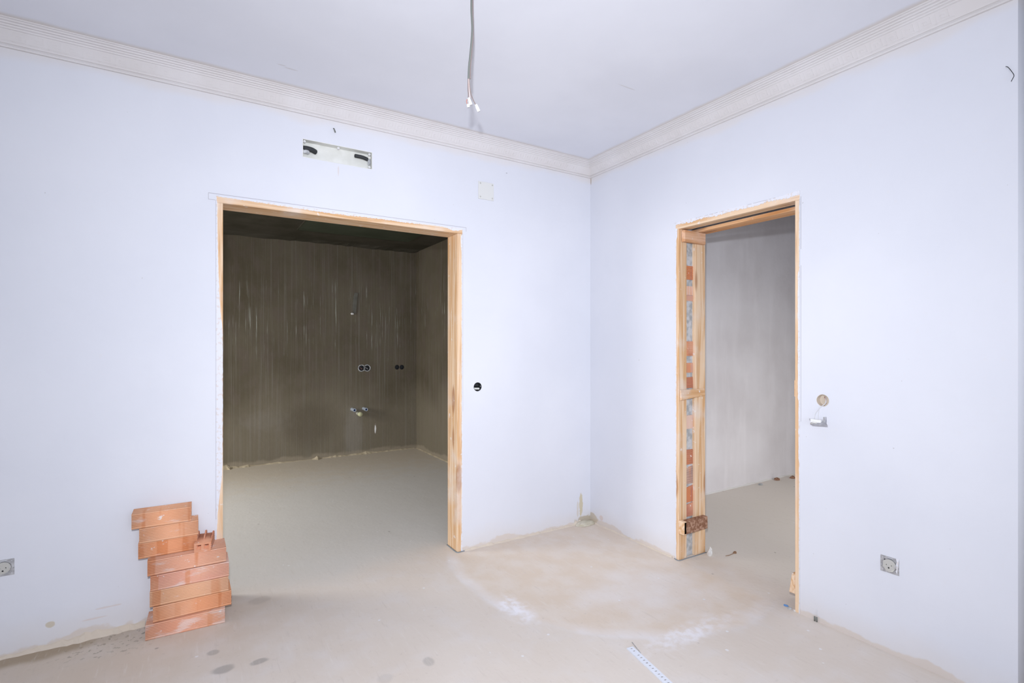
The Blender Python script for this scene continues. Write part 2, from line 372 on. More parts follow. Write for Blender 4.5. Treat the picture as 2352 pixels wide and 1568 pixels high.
def ring_tube(name, p0, axis, r_out, r_in, length, mat, parent=None, n=20):
    """open-ended hollow pipe with wall thickness"""
    axis = Vector(axis).normalized(); a = axis.orthogonal().normalized(); b = axis.cross(a); bm = bmesh.new(); rings = []
    for rr, l in ((r_out, 0), (r_out, length), (r_in, length), (r_in, 0)):
        rings.append([bm.verts.new(Vector(p0)+axis*l+(a*math.cos(2*math.pi*k/n)+b*math.sin(2*math.pi*k/n))*rr) for k in range(n)])
    for i in range(4):
        r0, r1 = rings[i], rings[(i+1) % 4]
        for k in range(n): bm.faces.new((r0[k], r0[(k+1) % n], r1[(k+1) % n], r1[k]))
    return link(name, finish(bm, name), mat, parent, smooth=False)
def cup(name, p0, axis, r, depth, mat, parent=None, n=24, th=.0015):
    """round box open at the front, sunk along axis from p0"""
    axis = Vector(axis).normalized(); a = axis.orthogonal().normalized(); b = axis.cross(a); bm = bmesh.new(); rings = []
    for rr, l in ((r, 0), (r, depth), (r-th, depth-th), (r-th, 0)):
        rings.append([bm.verts.new(Vector(p0)+axis*l+(a*math.cos(2*math.pi*k/n)+b*math.sin(2*math.pi*k/n))*rr) for k in range(n)])
    for i, j in ((0, 1), (2, 3), (3, 0)):
        for k in range(n): bm.faces.new((rings[i][k], rings[i][(k+1) % n], rings[j][(k+1) % n], rings[j][k]))
    bm.faces.new(rings[1]); bm.faces.new(rings[2])
    return link(name, finish(bm, name), mat, parent)
def blobm(name, loc, sc, mat, parent=None, seed=0, sub=2, rough=.25):
    rnd = random.Random(seed); bm = bmesh.new(); bmesh.ops.create_icosphere(bm, subdivisions=sub, radius=1)
    for v in bm.verts:
        v.co *= 1+rnd.uniform(-rough, rough); v.co = Vector((v.co.x*sc[0]+loc[0], v.co.y*sc[1]+loc[1], max(v.co.z*sc[2]+loc[2], 0.0005 if loc[2] < .1 else -9)))
    return link(name, finish(bm, name), mat, parent)
def tag(o, label, cat, group=None, kind=None):
    o['label'] = label; o['category'] = cat
    if group: o['group'] = group
    if kind: o['kind'] = kind
    return o
def thing(name, label, cat, loc=(0, 0, 0), rz=0, group=None):
    o = bpy.data.objects.new(name, None); C.objects.link(o); o.location = loc; o.rotation_euler = (0, 0, rz)
    o.empty_display_size = .05
    return tag(o, label, cat, group)
def struct(o, label=None):
    o['kind'] = 'structure'
    if label: o['label'] = label
    return o
def sframe(name, label):
    o = bpy.data.objects.new(name, None); C.objects.link(o); o.empty_display_size = .05; return struct(o, label)
def jag(a, b, base, amp, n, seed):
    """uneven edge from a to b at offset base"""
    rnd = random.Random(seed)
    return [(a+(b-a)*i/n, base+rnd.uniform(-amp, amp)) for i in range(n+1)]

# ------------------------------------------------------------------ the setting
H = 2.672
struct(box('floor', (-5.7, -5.2, -.12), (4.4, 3.6, 0), M['floor']), 'bare beige cement floor with a pale curved stain')
struct(box('ceiling', (-5.7, -5.2, H), (4.4, .15, H+.12), M['ceiling']), 'off-white painted ceiling')
# left-hand wall with the wide kitchen doorway, the light-fitting recess and a round box
lw = struct(plate('wall_left', [
    [(-5.5, 0), (-2.448, 0), (-2.448, 2.078), (-1.072, 2.078), (-1.072, 0), (0, 0), (0, H), (-5.5, H)],
    rect(-2.04, 2.353, -1.658, 2.453), circ(-.961, 1.055, .0295, 32)], 'xz', 0, .15, M['wall_l']), 'white wall with the wide kitchen doorway')
rw = struct(plate('wall_right', [
    [(0, 0), (-.807, 0), (-.807, 2.078), (-1.575, 2.078), (-1.575, 0), (-2.366, 0), (-2.366, H), (0, H)],
    circ(-1.684, 1.063, .029, 32)], 'yz', 0, .245, M['wall_r']), 'white wall with the narrow doorway')
# the room goes on beyond the end of the right-hand wall
struct(box('wall_alcove', (.9, -5.0, 0), (1.05, -2.366, H), M['plain']))
struct(box('wall_alcove_side', (.245, -2.366, 0), (.9, -2.25, H), M['plain']))
struct(plate('wall_rear', [rect(-5.5, 0, 1.05, H), rect(-4.1, .85, -1.1, 2.25)], 'xz', -5.15, -5.0, M['plain']), 'rear wall with the wide window opening')
struct(plate('wall_outer', [rect(-5.15, 0, .15, H)], 'yz', -5.65, -5.5, M['plain']))
# hallway behind the narrow doorway
struct(box('wall_hall', (.245, 0, 0), (4.2, .15, H), M['hall']), 'grey skimmed wall seen through the narrow doorway')
struct(box('wall_hall_end', (4.2, -2.25, 0), (4.35, .15, H), M['hall']))
struct(plate('wall_hall_side', [rect(.9, 0, 4.2, H), rect(.95, .05, 2.55, 2.0)], 'xz', -2.366, -2.25, M['hall']))  # opening added for the hall fill lamp to shine through
# kitchen
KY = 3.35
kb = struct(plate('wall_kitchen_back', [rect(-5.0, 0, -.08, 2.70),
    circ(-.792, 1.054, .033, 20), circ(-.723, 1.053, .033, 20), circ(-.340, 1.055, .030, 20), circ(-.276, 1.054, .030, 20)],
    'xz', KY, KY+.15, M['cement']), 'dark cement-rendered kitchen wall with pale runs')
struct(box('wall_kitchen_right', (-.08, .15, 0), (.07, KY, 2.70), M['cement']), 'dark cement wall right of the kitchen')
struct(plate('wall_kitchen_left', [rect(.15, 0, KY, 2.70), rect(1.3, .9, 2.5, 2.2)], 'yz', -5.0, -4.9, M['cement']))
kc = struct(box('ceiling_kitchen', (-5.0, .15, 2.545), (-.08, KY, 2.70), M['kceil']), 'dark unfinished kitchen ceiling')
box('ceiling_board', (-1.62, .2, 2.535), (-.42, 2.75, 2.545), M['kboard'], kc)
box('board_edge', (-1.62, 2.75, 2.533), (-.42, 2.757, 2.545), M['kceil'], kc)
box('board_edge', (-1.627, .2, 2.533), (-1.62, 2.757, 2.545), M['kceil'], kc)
for i, (x0, x1, dz) in enumerate(((-2.9, -1.62, .012), (-1.62, -.9, .007), (-.9, -.1, .012))):
    bm = bmesh.new()
    n = 10
    vs = []
    for k in range(n+1):
        x = x0+(x1-x0)*k/n
        vs.append([bm.verts.new((x, y, z)) for y, z in ((KY, 2.545), (KY, 2.545-dz-random.uniform(.0, .012)), (KY-.10-random.uniform(0, .07), 2.5448))])
    for a, b in zip(vs, vs[1:]):
        for q in ((0, 1), (1, 2), (2, 0)): bm.faces.new((a[q[0]], a[q[1]], b[q[1]], b[q[0]]))
    bm.faces.new(vs[0]); bm.faces.new(vs[-1])
    link('render_fillet', finish(bm, 'render_fillet'), M['kceil'], kc)

# cornice: stepped plaster moulding with a small key pattern
PROF = [(0, 2.585), (.011, 2.585), (.014, 2.589), (.013, 2.594), (.009, 2.596), (.012, 2.599), (.016, 2.600), (.018, 2.604),
        (.050, 2.643), (.056, 2.645), (.058, 2.650), (.066, 2.652), (.068, 2.657), (.077, 2.658), (.080, 2.663), (.090, 2.664), (.094, 2.668), (.102, 2.669), (.104, H), (0, H)]
def cornice(name, A, B, inward, mA, mB, label):
    """A, B wall-line ends; inward unit vector; mA/mB 1 where mitred"""
    A, B, N = Vector(A), Vector(B), Vector(inward); D = (B-A).normalized(); bm = bmesh.new(); rows = []
    for P, m, s in ((A, mA, 1), (B, mB, -1)):
        rows.append([bm.verts.new((P+N*p+D*s*m*p).to_3d()+Vector((0, 0, z))) for p, z in PROF])
    for i in range(len(PROF)): bm.faces.new((rows[0][i], rows[0][i-1], rows[1][i-1], rows[1][i]))
    if not mA: bm.faces.new(rows[0])
    if not mB: bm.faces.new(rows[1])
    o = struct(link(name, finish(bm, name), M['cornice']), label)
    # key relief on the sloping face
    p0, p1 = Vector((.018, 2.604)), Vector((.050, 2.643)); T = (p1-p0); L = T.length; T.normalize()
    nrm = Vector((T.y, -T.x)); bm = bmesh.new()
    segs = [((0, .006), (0, .042)), ((0, .042), (.040, .042)), ((.040, .042), (.040, .016)), ((.040, .016), (.016, .016)), ((.016, .016), (.016, .029)), ((.016, .029), (.027, .029)), ((0, .006), (.056, .006))]
    length = (B-A).length; s = .12; w_ = .0017
    while s < length-.18:
        for sg, (a, b) in enumerate(segs):
            s0, s1 = s+min(a[0], b[0])-w_, s+max(a[0], b[0])+w_; t0, t1 = min(a[1], b[1])-w_, max(a[1], b[1])+w_
            vs = []
            for ss in (s0, s1):
                for tt in (t0, t1):
                    for hh in (-.0005, .0008+.00012*sg):
                        q = p0+T*tt+nrm*hh; vs.append(bm.verts.new((A+D*ss+N*q.x).to_3d()+Vector((0, 0, q.y))))
            for f in ((0, 1, 3, 2), (4, 6, 7, 5), (0, 4, 5, 1), (2, 3, 7, 6), (0, 2, 6, 4), (1, 5, 7, 3)): bm.faces.new([vs[i] for i in f])
        s += .0575
    r = link('key_relief', finish(bm, 'key_relief'), M['cornice'], o); r['kind'] = 'stuff'
cornice('trim_1', (-5.5, 0), (0, 0), (0, -1), 0, 1, 'moulded plaster cornice along the left-hand wall')
cornice('trim_2', (0, 0), (0, -2.366), (-1, 0), 1, 0, 'moulded plaster cornice along the right-hand wall')

# pencil lines drawn round the frames
def pencil(a, b, parent, t=.0016):
    if a[1] == b[1] and a[0] != b[0] and parent is lw: box('pencil_line', (a[0], -.0006, a[1]-t/2), (b[0], .0005, b[1]+t/2), M['pencil'], parent)
    elif parent is lw: box('pencil_line', (a[0]-t/2, -.0006, a[1]), (b[0]+t/2, .0005, b[1]), M['pencil'], parent)
    elif a[1] == b[1]: box('pencil_line', (-.0006, a[0], a[1]-t/2), (.0005, b[0], b[1]+t/2), M['pencil'], parent)
    else: box('pencil_line', (-.0006, a[0]-t/2, a[1]), (.0005, b[0]+t/2, b[1]), M['pencil'], parent)
pencil((-2.482, 2.088), (-1.045, 2.088), lw, .0022)
pencil((-2.482, 2.056), (-2.482, 2.088), lw); pencil((-2.482, 2.056), (-2.452, 2.056), lw)
pencil((-1.045, 2.062), (-1.045, 2.088), lw); pencil((-2.4495, .45), (-2.4495, 2.056), lw)
pencil((-1.0695, .9), (-1.0695, 2.05), lw, .0012)
pencil((-1.581, .95), (-1.581, 1.72), rw, .0012); pencil((-1.581, 1.80), (-1.581, 2.06), rw, .0015); pencil((-1.575, 2.085), (-.80, 2.085), rw, .0015)

# ------------------------------------------------------------------ wide doorway frame (kitchen)
d1 = sframe('door_1', 'pine frame of the wide kitchen doorway')
box('post', (-2.448, .0, 0), (-2.4185, .15, 2.045), M['pine_z'], d1, .002)
box('post', (-1.108, .0, 0), (-1.072, .15, 2.045), M['pine_z'], d1, .004)
box('lintel', (-2.448, 0, 2.045), (-1.072, .15, 2.078), M['pine_x'], d1, .0015)
# plaster smeared over the left post and along the lintel's upper edge
rnd = random.Random(3)
edge = []
for z, x in ((.0, -2.4475), (.35, -2.4475), (.42, -2.444), (.50, -2.440), (.59, -2.431), (.66, -2.4245), (.73, -2.421), (1.0, -2.4195), (1.3, -2.4195), (1.42, -2.421), (1.47, -2.428), (1.55, -2.433), (1.75, -2.440), (1.95, -2.443), (2.045, -2.4435), (2.07, -2.4465)):
    edge.append((x, z))
pts = []
for (x0, z0), (x1, z1) in zip(edge, edge[1:]):
    n = max(1, int((z1-z0)/.012))
    for k in range(n):
        f = k/n; pts.append((x0+(x1-x0)*f+rnd.uniform(-.0010, .0010), z0+(z1-z0)*f))
pts.append(edge[-1])
plate('plaster_coat', [[(-2.449, 2.07), (-2.449, 0)] + pts], 'xz', -.0018, .0, M['plaster'], d1)
up = [(x, 2.079) for x in (-1.072, -2.448)]
low_ = []
for i in range(321):
    x = -2.448+(1.376)*i/320; f = math.exp(-((x+1.90)/.30)**2)*.5+math.exp(-((x+1.13)/.05)**2)*.9+math.exp(-((x+1.45)/.14)**2)*.25
    low_.append((x, 2.0765-.015*f-rnd.uniform(0, .003)*(1+2.2*f)))
plate('plaster_coat', [up + low_], 'xz', -.0016, .0, M['plaster'], d1)
pe = [(-1.0725, 2.045), (-1.0725, 0.0)]+[(-1.0755-rnd.uniform(0, .004)-(.005 if z < .12 or z > 1.95 else 0), z) for z in [i*.025 for i in range(82)]]
plate('plaster_coat', [pe], 'xz', -.0014, 0, M['plaster'], d1)
tube('floor_gap', spline([(-1.112, .15, .0015), (-1.114, .05, .0015), (-1.110, -.004, .0015), (-1.085, -.006, .0015), (-1.06, -.005, .0015)]), .0035, M['seal'], d1, 6)

# ------------------------------------------------------------------ narrow doorway frame
d2 = sframe('door_2', 'pine frame of the narrow doorway on right')
box('post', (0, -.831, 0), (.072, -.8075, 2.045), M['pine_z'], d2, .002)
box('post', (.149, -.835, 0), (.245, -.8075, 2.045), M['pine_z'], d2, .002)
box('post', (0, -1.575, 0), (.072, -1.5515, 2.045), M['pine_z'], d2, .002)
box('post', (.149, -1.575, 0), (.245, -1.5515, 2.045), M['pine_z'], d2, .002)
box('lintel', (0, -1.575, 2.045), (.072, -.8075, 2.078), M['pine_y'], d2, .0015)
box('lintel', (.149, -1.575, 2.038), (.245, -.8075, 2.057), M['pine_red'], d2, .001)
# battens
b_ = box('batten', (.018, -.862, 1.965), (.215, -.8355, 2.036), M['pine_block'], d2, .003); b_['label'] = 'short pine batten under the header'
bm = bmesh.new(); box_bm(bm, (0, -.853, .988), (.225, -.8355, 1.052))
for v in bm.verts:
    if v.co.y < -.85 and v.co.z > 1.0: v.co.y += .008
    if v.co.x > .2 and v.co.z < 1.0: v.co.z += .02
b_ = link('batten', finish(bm, 'batten'), M['pine_pale'], d2, bevel=.003); b_['label'] = 'splintered thin batten halfway up'
bm = bmesh.new(); box_bm(bm, (.0, -.872, .168), (.222, -.8355, .246)); b_ = link('batten', finish(bm, 'batten'), M['bark'], d2, bevel=.004); b_['label'] = 'dark rough batten near the floor'
box('batten_end', (-.004, -.872, .166), (.022, -.831, .248), M['pine_pale'], d2, .003)
box('batten', (.004, -1.5515, 1.07), (.22, -1.5455, 1.152), M['pine_pale'], d2, .001)
bm = bmesh.new(); box_bm(bm, (.004, -1.551, .085), (.22, -1.519, .185))
for v in bm.verts:
    if v.co.y > -1.53 and v.co.z > .15: v.co.y -= .014
link('batten', finish(bm, 'batten'), M['pine_pale'], d2, bevel=.002)
# smeared plaster along its front edges
pe = [(-1.5755, 2.05), (-1.5755, 0)]
for i in range(110):
    z = i*.0187; wdt = .004 if z < .75 else (.009 if z > 1.05 else .006)
    if z > 1.7: wdt = .003
    pe.append((-1.5755+wdt+rnd.uniform(-.001, .0012), z))
plate('plaster_coat', [pe], 'yz', -.0016, 0, M['plaster'], d2)
lo2 = [(-1.576+.769*i/210, 2.0785-rnd.uniform(.000, .008)-.007*abs(math.sin(i*.057+.6))*(1 if i < 186 else .4)) for i in range(211)]
up2 = [(-.807-.769*i/70, 2.082+rnd.uniform(0, .004)+.006*max(0, math.sin(i*.21))) for i in range(71)]
plate('plaster_coat', [lo2+up2], 'yz', -.0018, 0, M['plaster'], d2)
plate('plaster_coat', [[(-.8065, 2.05), (-.8065, 0)]+[(-.810-rnd.uniform(0, .003)-(.008 if z > 1.98 else 0), z) for z in [i*.025 for i in range(83)]]], 'yz', -.0014, 0, M['plaster'], d2)
# the masonry left bare between the two uprights: mortar and cut bricks
plate('mortar', [[(.066, .002), (.150, .002), (.150, 1.985), (.066, 1.985)]], 'xz', -.8125, -.807, M['mortar'], rw)
bl = [(1.742, 1.827, .00, 'a'), (1.608, 1.641, .0, 'b'), (1.645, 1.700, .0, 'p'), (1.260, 1.352, 0, 'a'), (1.156, 1.217, .025, 'b'), (1.058, 1.126, 0, 'a'),
      (.80, .885, 0, 'p'), (.576, .669, 0, 'a'), (.455, .555, 0, 'd'), (.338, .431, .012, 'c'), (.250, .321, 0, 'c')]
tint = {'a': (.50, .21, .13, 0), 'b': (.60, .34, .26, .2), 'p': (.62, .52, .50, .3), 'c': (.48, .19, .13, .1), 'd': (.36, .26, .24, .2)}
for z0, z1, cut, k in bl:
    bm = bmesh.new()
    n = 7 if k in 'ad' else 1
    for i in range(n):
        a = z0+(z1-z0)*i/n; b = z0+(z1-z0)*(i+1)/n-(.003 if n > 1 else 0)
        box_bm(bm, (.068+cut, -.8175, a), (.148, -.811, b))
    if n > 1: box_bm(bm, (.068+cut, -.8155, z0), (.148, -.811, z1))
    for v in bm.verts:
        v.co.z += random.uniform(-.002, .002)
        if k in 'cd' and v.co.x > .12 and v.co.z > (z0+z1)/2: v.co.z += .010
    o = link('brick', finish(bm, 'brick'), M['brick'], rw); o.color = tint[k]
tube('floor_gap', spline([(-.004, -.80, .0015), (-.005, -.836, .0015), (.07, -.839, .0015), (.15, -.842, .0015), (.245, -.842, .0015)]), .003, M['seal'], d2, 6)

# ------------------------------------------------------------------ bricks
def ribbed(D, Hh, cells=True):
    """cross-section of a hollow clay block with fine ribs on all sides"""
    p = []
    def side(a, b, n, nx, ny, depth=.0032):
        L = math.hypot(b[0]-a[0], b[1]-a[1]); ux, uy = (b[0]-a[0])/L, (b[1]-a[1])/L
        m = .006; st = (L-2*m)/n
        p.append(a)
        for i in range(n):
            s = m+i*st
            for q, h in ((s, 0), (s+st*.15, depth), (s+st*.45, depth), (s+st*.6, 0)):
                p.append((a[0]+ux*q+nx*h, a[1]+uy*q+ny*h))
    side((-D, 0), (0, 0), int(D/.009), 0, 1); side((0, 0), (0, Hh), 8, -1, 0)
    side((0, Hh), (-D, Hh), int(D/.009), 0, -1); side((-D, Hh), (-D, 0), 8, 1, 0)
    loops = [p]
    if cells:
        nx, nz = max(2, round(D/.05)), 2; t_ = .008
        cw, ch = (D-t_*(nx+1))/nx, (Hh-t_*(nz+1))/nz
        for i in range(nx):
            for j in range(nz):
                x0 = -D+t_+i*(cw+t_); z0 = t_+j*(ch+t_); loops.append(rect(x0, z0, x0+cw, z0+ch))
    return loops
long_me = plate_mesh('brick', ribbed(.142, .068), 'yz', 0, .312)
short_me = plate_mesh('brick', ribbed(.096, .068), 'yz', 0, .230)
G = 'terracotta bricks in the pile by the kitchen doorway'
pile = [(long_me, -2.7245, -.1605, .0005, -.035, (.76, .38, .25, 1.0), 'lowest long brick of the pile on the floor, front smeared with white'),
        (long_me, -2.7035, -.1540, .0705, .014, (.78, .37, .20, .35), 'long orange brick on the lowest one, jutting furthest right'),
        (long_me, -2.7125, -.1475, .1405, -.010, (.76, .44, .27, .4), 'third long brick up from floor, yellowish orange'),
        (long_me, -2.7115, -.1475, .2105, .0, (.76, .40, .30, .7), 'fourth long brick up, pinkish with pale dust blotches'),
        (long_me, -2.7245, -.1435, .2805, .012, (.76, .41, .28, .55), 'uppermost of the five long bricks, its ribbed top carrying the broken piece'),
        (short_me, -2.7600, -.0980, .3505, .0, (.78, .37, .20, .5), 'lowest of the three short bricks, deep orange'),
        (short_me, -2.7560, -.1020, .4205, .0, (.78, .41, .24, .6), 'middle one of the three short bricks'),
        (short_me, -2.7830, -.1000, .4905, -.015, (.78, .41, .24, .6), 'topmost brick of the whole pile, shifted left')]
for me, x, y, z, rz, col, lab in pile:
    o = link('brick', me, M['brick']); tag(o, lab, 'brick', G)
    # mesh front face is at local y=0 ... -D; turn so the long side faces the room
    o.color = col; o.location = (x, y + (.142 if me is long_me else .096), z); o.rotation_euler = (0, 0, rz)
# broken two-celled piece with torn fins
fr = thing('broken_brick', 'small broken brick with two square holes lying on the pile', 'brick', (-2.510, -.146, .3495), math.radians(-8), G)
sec = [[(-.034, 0), (.034, 0), (.034, .042), (-.034, .042)], rect(-.026, .009, -.005, .033), rect(.005, .009, .026, .033)]
o = plate('shell', sec, 'xz', 0, .14, M['brick'], fr); o.color = (.66, .30, .18, .3)
for x in (-.0335, -.002, .0295):
    bm = bmesh.new(); n = 8; top = []; 
    hs = [.0, .004, .010, .013, .012, .018, .022, .020, .008]
    vs = []
    for k in range(n+1):
        y = .045+.09*k/n; h = hs[k]*(1.0 if x < .02 else .6)+.001
        vs.append([bm.verts.new((xx, y, zz)) for xx, zz in ((x, .0415), (x+.006, .0415), (x+.006, .042+h), (x, .042+h))])
    for a, b in zip(vs, vs[1:]):
        for q in range(4): bm.faces.new((a[q], a[(q+1) % 4], b[(q+1) % 4], b[q]))
    bm.faces.new(vs[0]); bm.faces.new(vs[-1])
    o = link('fin', finish(bm, 'fin'), M['brick'], fr); o.color = (.62, .26, .16, .3)
for i in range(4):
    o = box('rib', (.034, .004, .006+i*.0095), (.0362, .136, .0105+i*.0095), M['brick'], fr); o.color = (.70, .42, .33, .3)

# ------------------------------------------------------------------ things on the left-hand wall
# shallow wall-light box above the doorway
lb = thing('wall_light_box', 'long shallow open plastic box sunk into wall above the wide doorway', 'electrical box', (-1.849, 0, 2.353))
bm = bmesh.new(); wv, hv, dp, th = .191, .10, .045, .0025
def rb(a, b): box_bm(bm, a, b)
rb((-wv, dp-th, 0), (wv, dp, hv)); rb((-wv, -.001, 0), (-wv+th, dp-th, hv)); rb((wv-th, -.001, 0), (wv, dp-th, hv))
rb((-wv+th, -.001, hv-th), (wv-th, dp-th, hv)); rb((-wv+th, -.001, 0), (wv-th, dp-th, th))
link('box_shell', finish(bm, 'box_shell'), M['box_in'], lb)
for x, z in ((-.18, .088), (.0, .088), (.176, .086), (.176, .012)):
    ring_tube('screw_boss', (x, .012, z), (0, -1, 0), .006, .0022, .010, M['pvc_white'], lb, 14)
tube('conduit_end', spline([(-.185, .010, .052), (-.165, .012, .054), (-.14, .016, .053), (-.118, .03, .050)]), .014, M['tube'], lb, 14)
tube('conduit_end', spline([(.168, .012, .058), (.14, .010, .064), (.11, .012, .066), (.095, .013, .066)]), .0105, M['tube'], lb, 14)
tube('conduit_mouth', [(.0955, .013, .066), (.0935, .013, .066)], .0085, M['dark'], lb, 14)
blobm('plaster_plug', (-.172, .012, .036), (.018, .010, .012), M['mortar'], lb, 4)
blobm('plaster_plug', (.176, .012, .045), (.009, .010, .020), M['mortar'], lb, 5)
blobm('plaster_plug', (.176, .012, .068), (.010, .010, .010), M['pvc_cream'], lb, 6)

# square blank plate
bp = thing('blank_cover_plate', 'square pale plate with four corner screws, high on the wall right of doorway', 'cover plate', (-.9, 0, 2.29))
box('plate', (-.058, -.006, 0), (.058, 0, .115), M['plate'], bp, .002)
for x in (-.044, .046):
    for z in (.014, .102): tube('screw', [(x, -.0055, z), (x, -.0075, z)], .0045, M['ceramic'], bp, 12); 
# round hole
rh = thing('round_wall_box', 'round open socket box in wall right of the wide doorway', 'electrical box', (-.961, 0, 1.055))
cup('box_cup', (0, -.0006, 0), (0, 1, 0), .029, .045, M['tube'], rh)
tube('conduit', spline([(-.026, .022, -.012), (-.005, .020, -.013), (.020, .018, -.014)]), .007, M['box_in'], rh, 10)
blobm('plaster_dust', (0, .022, -.0235), (.018, .016, .006), M['mortar'], rh, 8)
tube('screw', [(.020, .004, .003), (.028, .004, .003)], .002, M['steel'], rh, 8)

# screw hook and small nail
hk = thing('screw_hook', 'tiny dark screw with bent tip above the light box', 'screw', (-1.876, 0, 2.534))
tube('shank', [(0, .0, .010), (0, -.012, .004), (.002, -.016, -.006)], .0035, M['cable_grey'], hk, 8); tube('tip', [(0.002, -.016, -.006), (.006, -.015, -.016)], .004, M['cable_grey'], hk, 8)
tag(tube('nail', [(-.741, .0, 2.496), (-.741, -.010, 2.492)], .0022, M['steel'], n=8), 'tiny nail in the wall near the cornice, right of the cover plate', 'nail')

# flush socket frames without their covers
def socket(loc, rz, label, broken=False, covered=False):
    s = thing('uncovered_socket', label, 'power socket', loc, rz, 'sockets without covers')
    hw = .0345
    plate('mounting_frame', [rect(-hw, -hw, hw, hw), circ(0, 0, .0255, 28),
        rect(-.008, .0285, .010, .0315), rect(-.0325, -.010, -.0300, -.004), rect(.0300, -.002, .0325, .004), circ(-.026, .026, .0018, 8), circ(.026, .026, .0018, 8), circ(-.026, -.026, .0018, 8), circ(.026, -.026, .0018, 8)],
        'xz', -.0016, .0, M['steel'], s)
    # insert: round well whose lower part is cut to a V
    out = [(.025*math.cos(a), .025*math.sin(a)) for a in [math.radians(-25+i*230/20) for i in range(21)]] + [(-.006, -.0235), (.004, -.0235)]
    plate('insert', [out, circ(-.0095, .001, .0024, 10), circ(.0095, .001, .0024, 10)], 'xz', -.010, -.0018, M['ceramic'], s)
    plate('insert_backing', [circ(0, 0, .0252, 24)], 'xz', -.0015, -.0003, M['dark'], s)
    plate('lower_flap', [[(-.021, -.013), (-.003, -.0235), (.0205, -.0125), (.012, -.0245), (0, -.0275), (-.013, -.0245)]], 'xz', -.006, -.002, M['pvc_cream' if broken else 'mortar'], s)
    for x in (-.0235, .0235): box('earth_clip', (x-.0015, -.0125, -.006), (x+.0015, -.0100, .008), M['steel'], s)
    tube('centre_screw', [(0, -.0098, -.010), (0, -.0112, -.010)], .0030, M['dark'], s, 10)
    tube('claw_screw', [(-.018, -.0015, .019), (-.018, -.004, .019)], .0030, M['dark'], s, 10)
    return s
socket((-3.2295, 0, .383), 0, 'uncovered grey socket low on the wall at left edge')
socket((0, -1.9615, .380), math.radians(-90), 'uncovered grey socket low on the wall right of narrow doorway', True)
plate('plaster_coat', [[(-1.990, .352), (-1.9965, .420), (-1.985, .418), (-1.988, .40), (-1.984, .385), (-1.987, .37), (-1.984, .36)]], 'yz', -.0026, -.0017, M['plaster'], rw)

# ------------------------------------------------------------------ things on the right-hand wall
hs = thing('hanging_light_switch', 'loose switch mechanism hanging on wires from a round hole in the wall', 'light switch', (0, -1.684, 1.063))
cup('box_cup', (-.0006, 0, 0), (1, 0, 0), .0285, .03, M['filler'], hs)
tube('wire', spline([(.022, -.004, .012), (.008, -.012, .0), (-.003, -.012, -.016), (-.012, .002, -.030), (-.020, .022, -.062), (-.024, .026, -.088)]), .0016, M['wire_white'], hs, 8)
tube('wire', spline([(.022, -.002, .014), (.010, -.010, .002), (-.003, -.010, -.018), (-.014, .006, -.034), (-.022, .008, -.060), (-.026, .007, -.088)]), .0015, M['wire_white'], hs, 8)
tube('wire', spline([(.020, .002, .016), (.012, -.003, .012), (.012, -.010, .0), (.010, -.011, -.014)]), .0013, M['copper'], hs, 8)
tube('wire', spline([(.020, -.001, .018), (.010, -.007, .010), (.008, -.013, -.002), (.010, -.012, -.014)]), .0013, M['wire_pink'], hs, 8)
# its square steel frame hangs face down, seen from below the eye line
bm = bmesh.new()
q4 = [Vector(q) for q in ((-.018, .054, -.093), (-.018, -.016, -.089), (-.070, -.058, -.109), (-.070, .012, -.113))]
up_ = Vector((0, 0, .0016)); lo_v = [bm.verts.new(q) for q in q4]; hi_v = [bm.verts.new(q+up_) for q in q4]
bm.faces.new(lo_v); bm.faces.new(hi_v)
for i in range(4): bm.faces.new((lo_v[i], lo_v[(i+1) % 4], hi_v[(i+1) % 4], hi_v[i]))
link('mounting_frame', finish(bm, 'mounting_frame'), M['steel'], hs)
mb = box('mechanism', (-.050, -.016, -.106), (-.022, .032, -.088), M['pvc_white'], hs, .002)
box('terminal_block', (-.056, .000, -.112), (-.050, .020, -.100), M['pvc_cream'], hs, .001)
box('clip', (-.040, -.030, -.108), (-.022, -.022, -.074), M['steel'], hs, .001)
tube('rocker', [(-.057, .026, -.108), (-.057, .014, -.108)], .004, M['ceramic'], hs, 10)

tag(tube('poking_wire', spline([(.0, -2.333, 2.352), (-.004, -2.340, 2.345), (-.004, -2.350, 2.325), (-.012, -2.358, 2.305), (-.018, -2.356, 2.292), (-.018, -2.352, 2.284)]), .0011, M['tube'], n=8),
    'thin bent black wire poking from wall near the right edge', 'wire')

# ------------------------------------------------------------------ ceiling cable
CX, CY = -1.650, -1.244
cb = thing('ceiling_cable', 'bare grey electric cable hanging from the ceiling above the doorway', 'cable', (CX, CY, H))
def cp(x, z): # offsets sideways (seen from the camera) and height
    return (x*.8497, -x*.5272, z-H)
tube('sheath', spline([cp(.002, H), cp(.001, 2.60), cp(.004, 2.52), cp(-.002, 2.44), cp(-.008, 2.38), cp(-.010, 2.335)]), .0042, M['cable_grey'], cb, 10)
tube('second_strand', spline([cp(.006, H), cp(.0055, 2.60), cp(.0065, 2.50), cp(.002, 2.44), cp(-.003, 2.38), cp(-.004, 2.335)]), .0026, M['wire_brown'], cb, 8)
tube('wire', spline([cp(-.012, 2.34), cp(-.0125, 2.30), cp(-.011, 2.275), cp(-.012, 2.262)]), .0019, M['wire_brown'], cb, 8)
tube('wire', spline([cp(-.008, 2.34), cp(-.005, 2.30), cp(.0, 2.275), cp(.010, 2.250), cp(.020, 2.232)]), .0019, M['wire_brown'], cb, 8)
tube('wire', spline([cp(-.010, 2.34), cp(-.008, 2.295), cp(-.006, 2.275), cp(-.004, 2.262)]), .0019, M['wire_pink'], cb, 8)
tube('connector', [cp(-.010, 2.262), cp(-.001, 2.237)], .0065, M['pvc_white'], cb, 10)
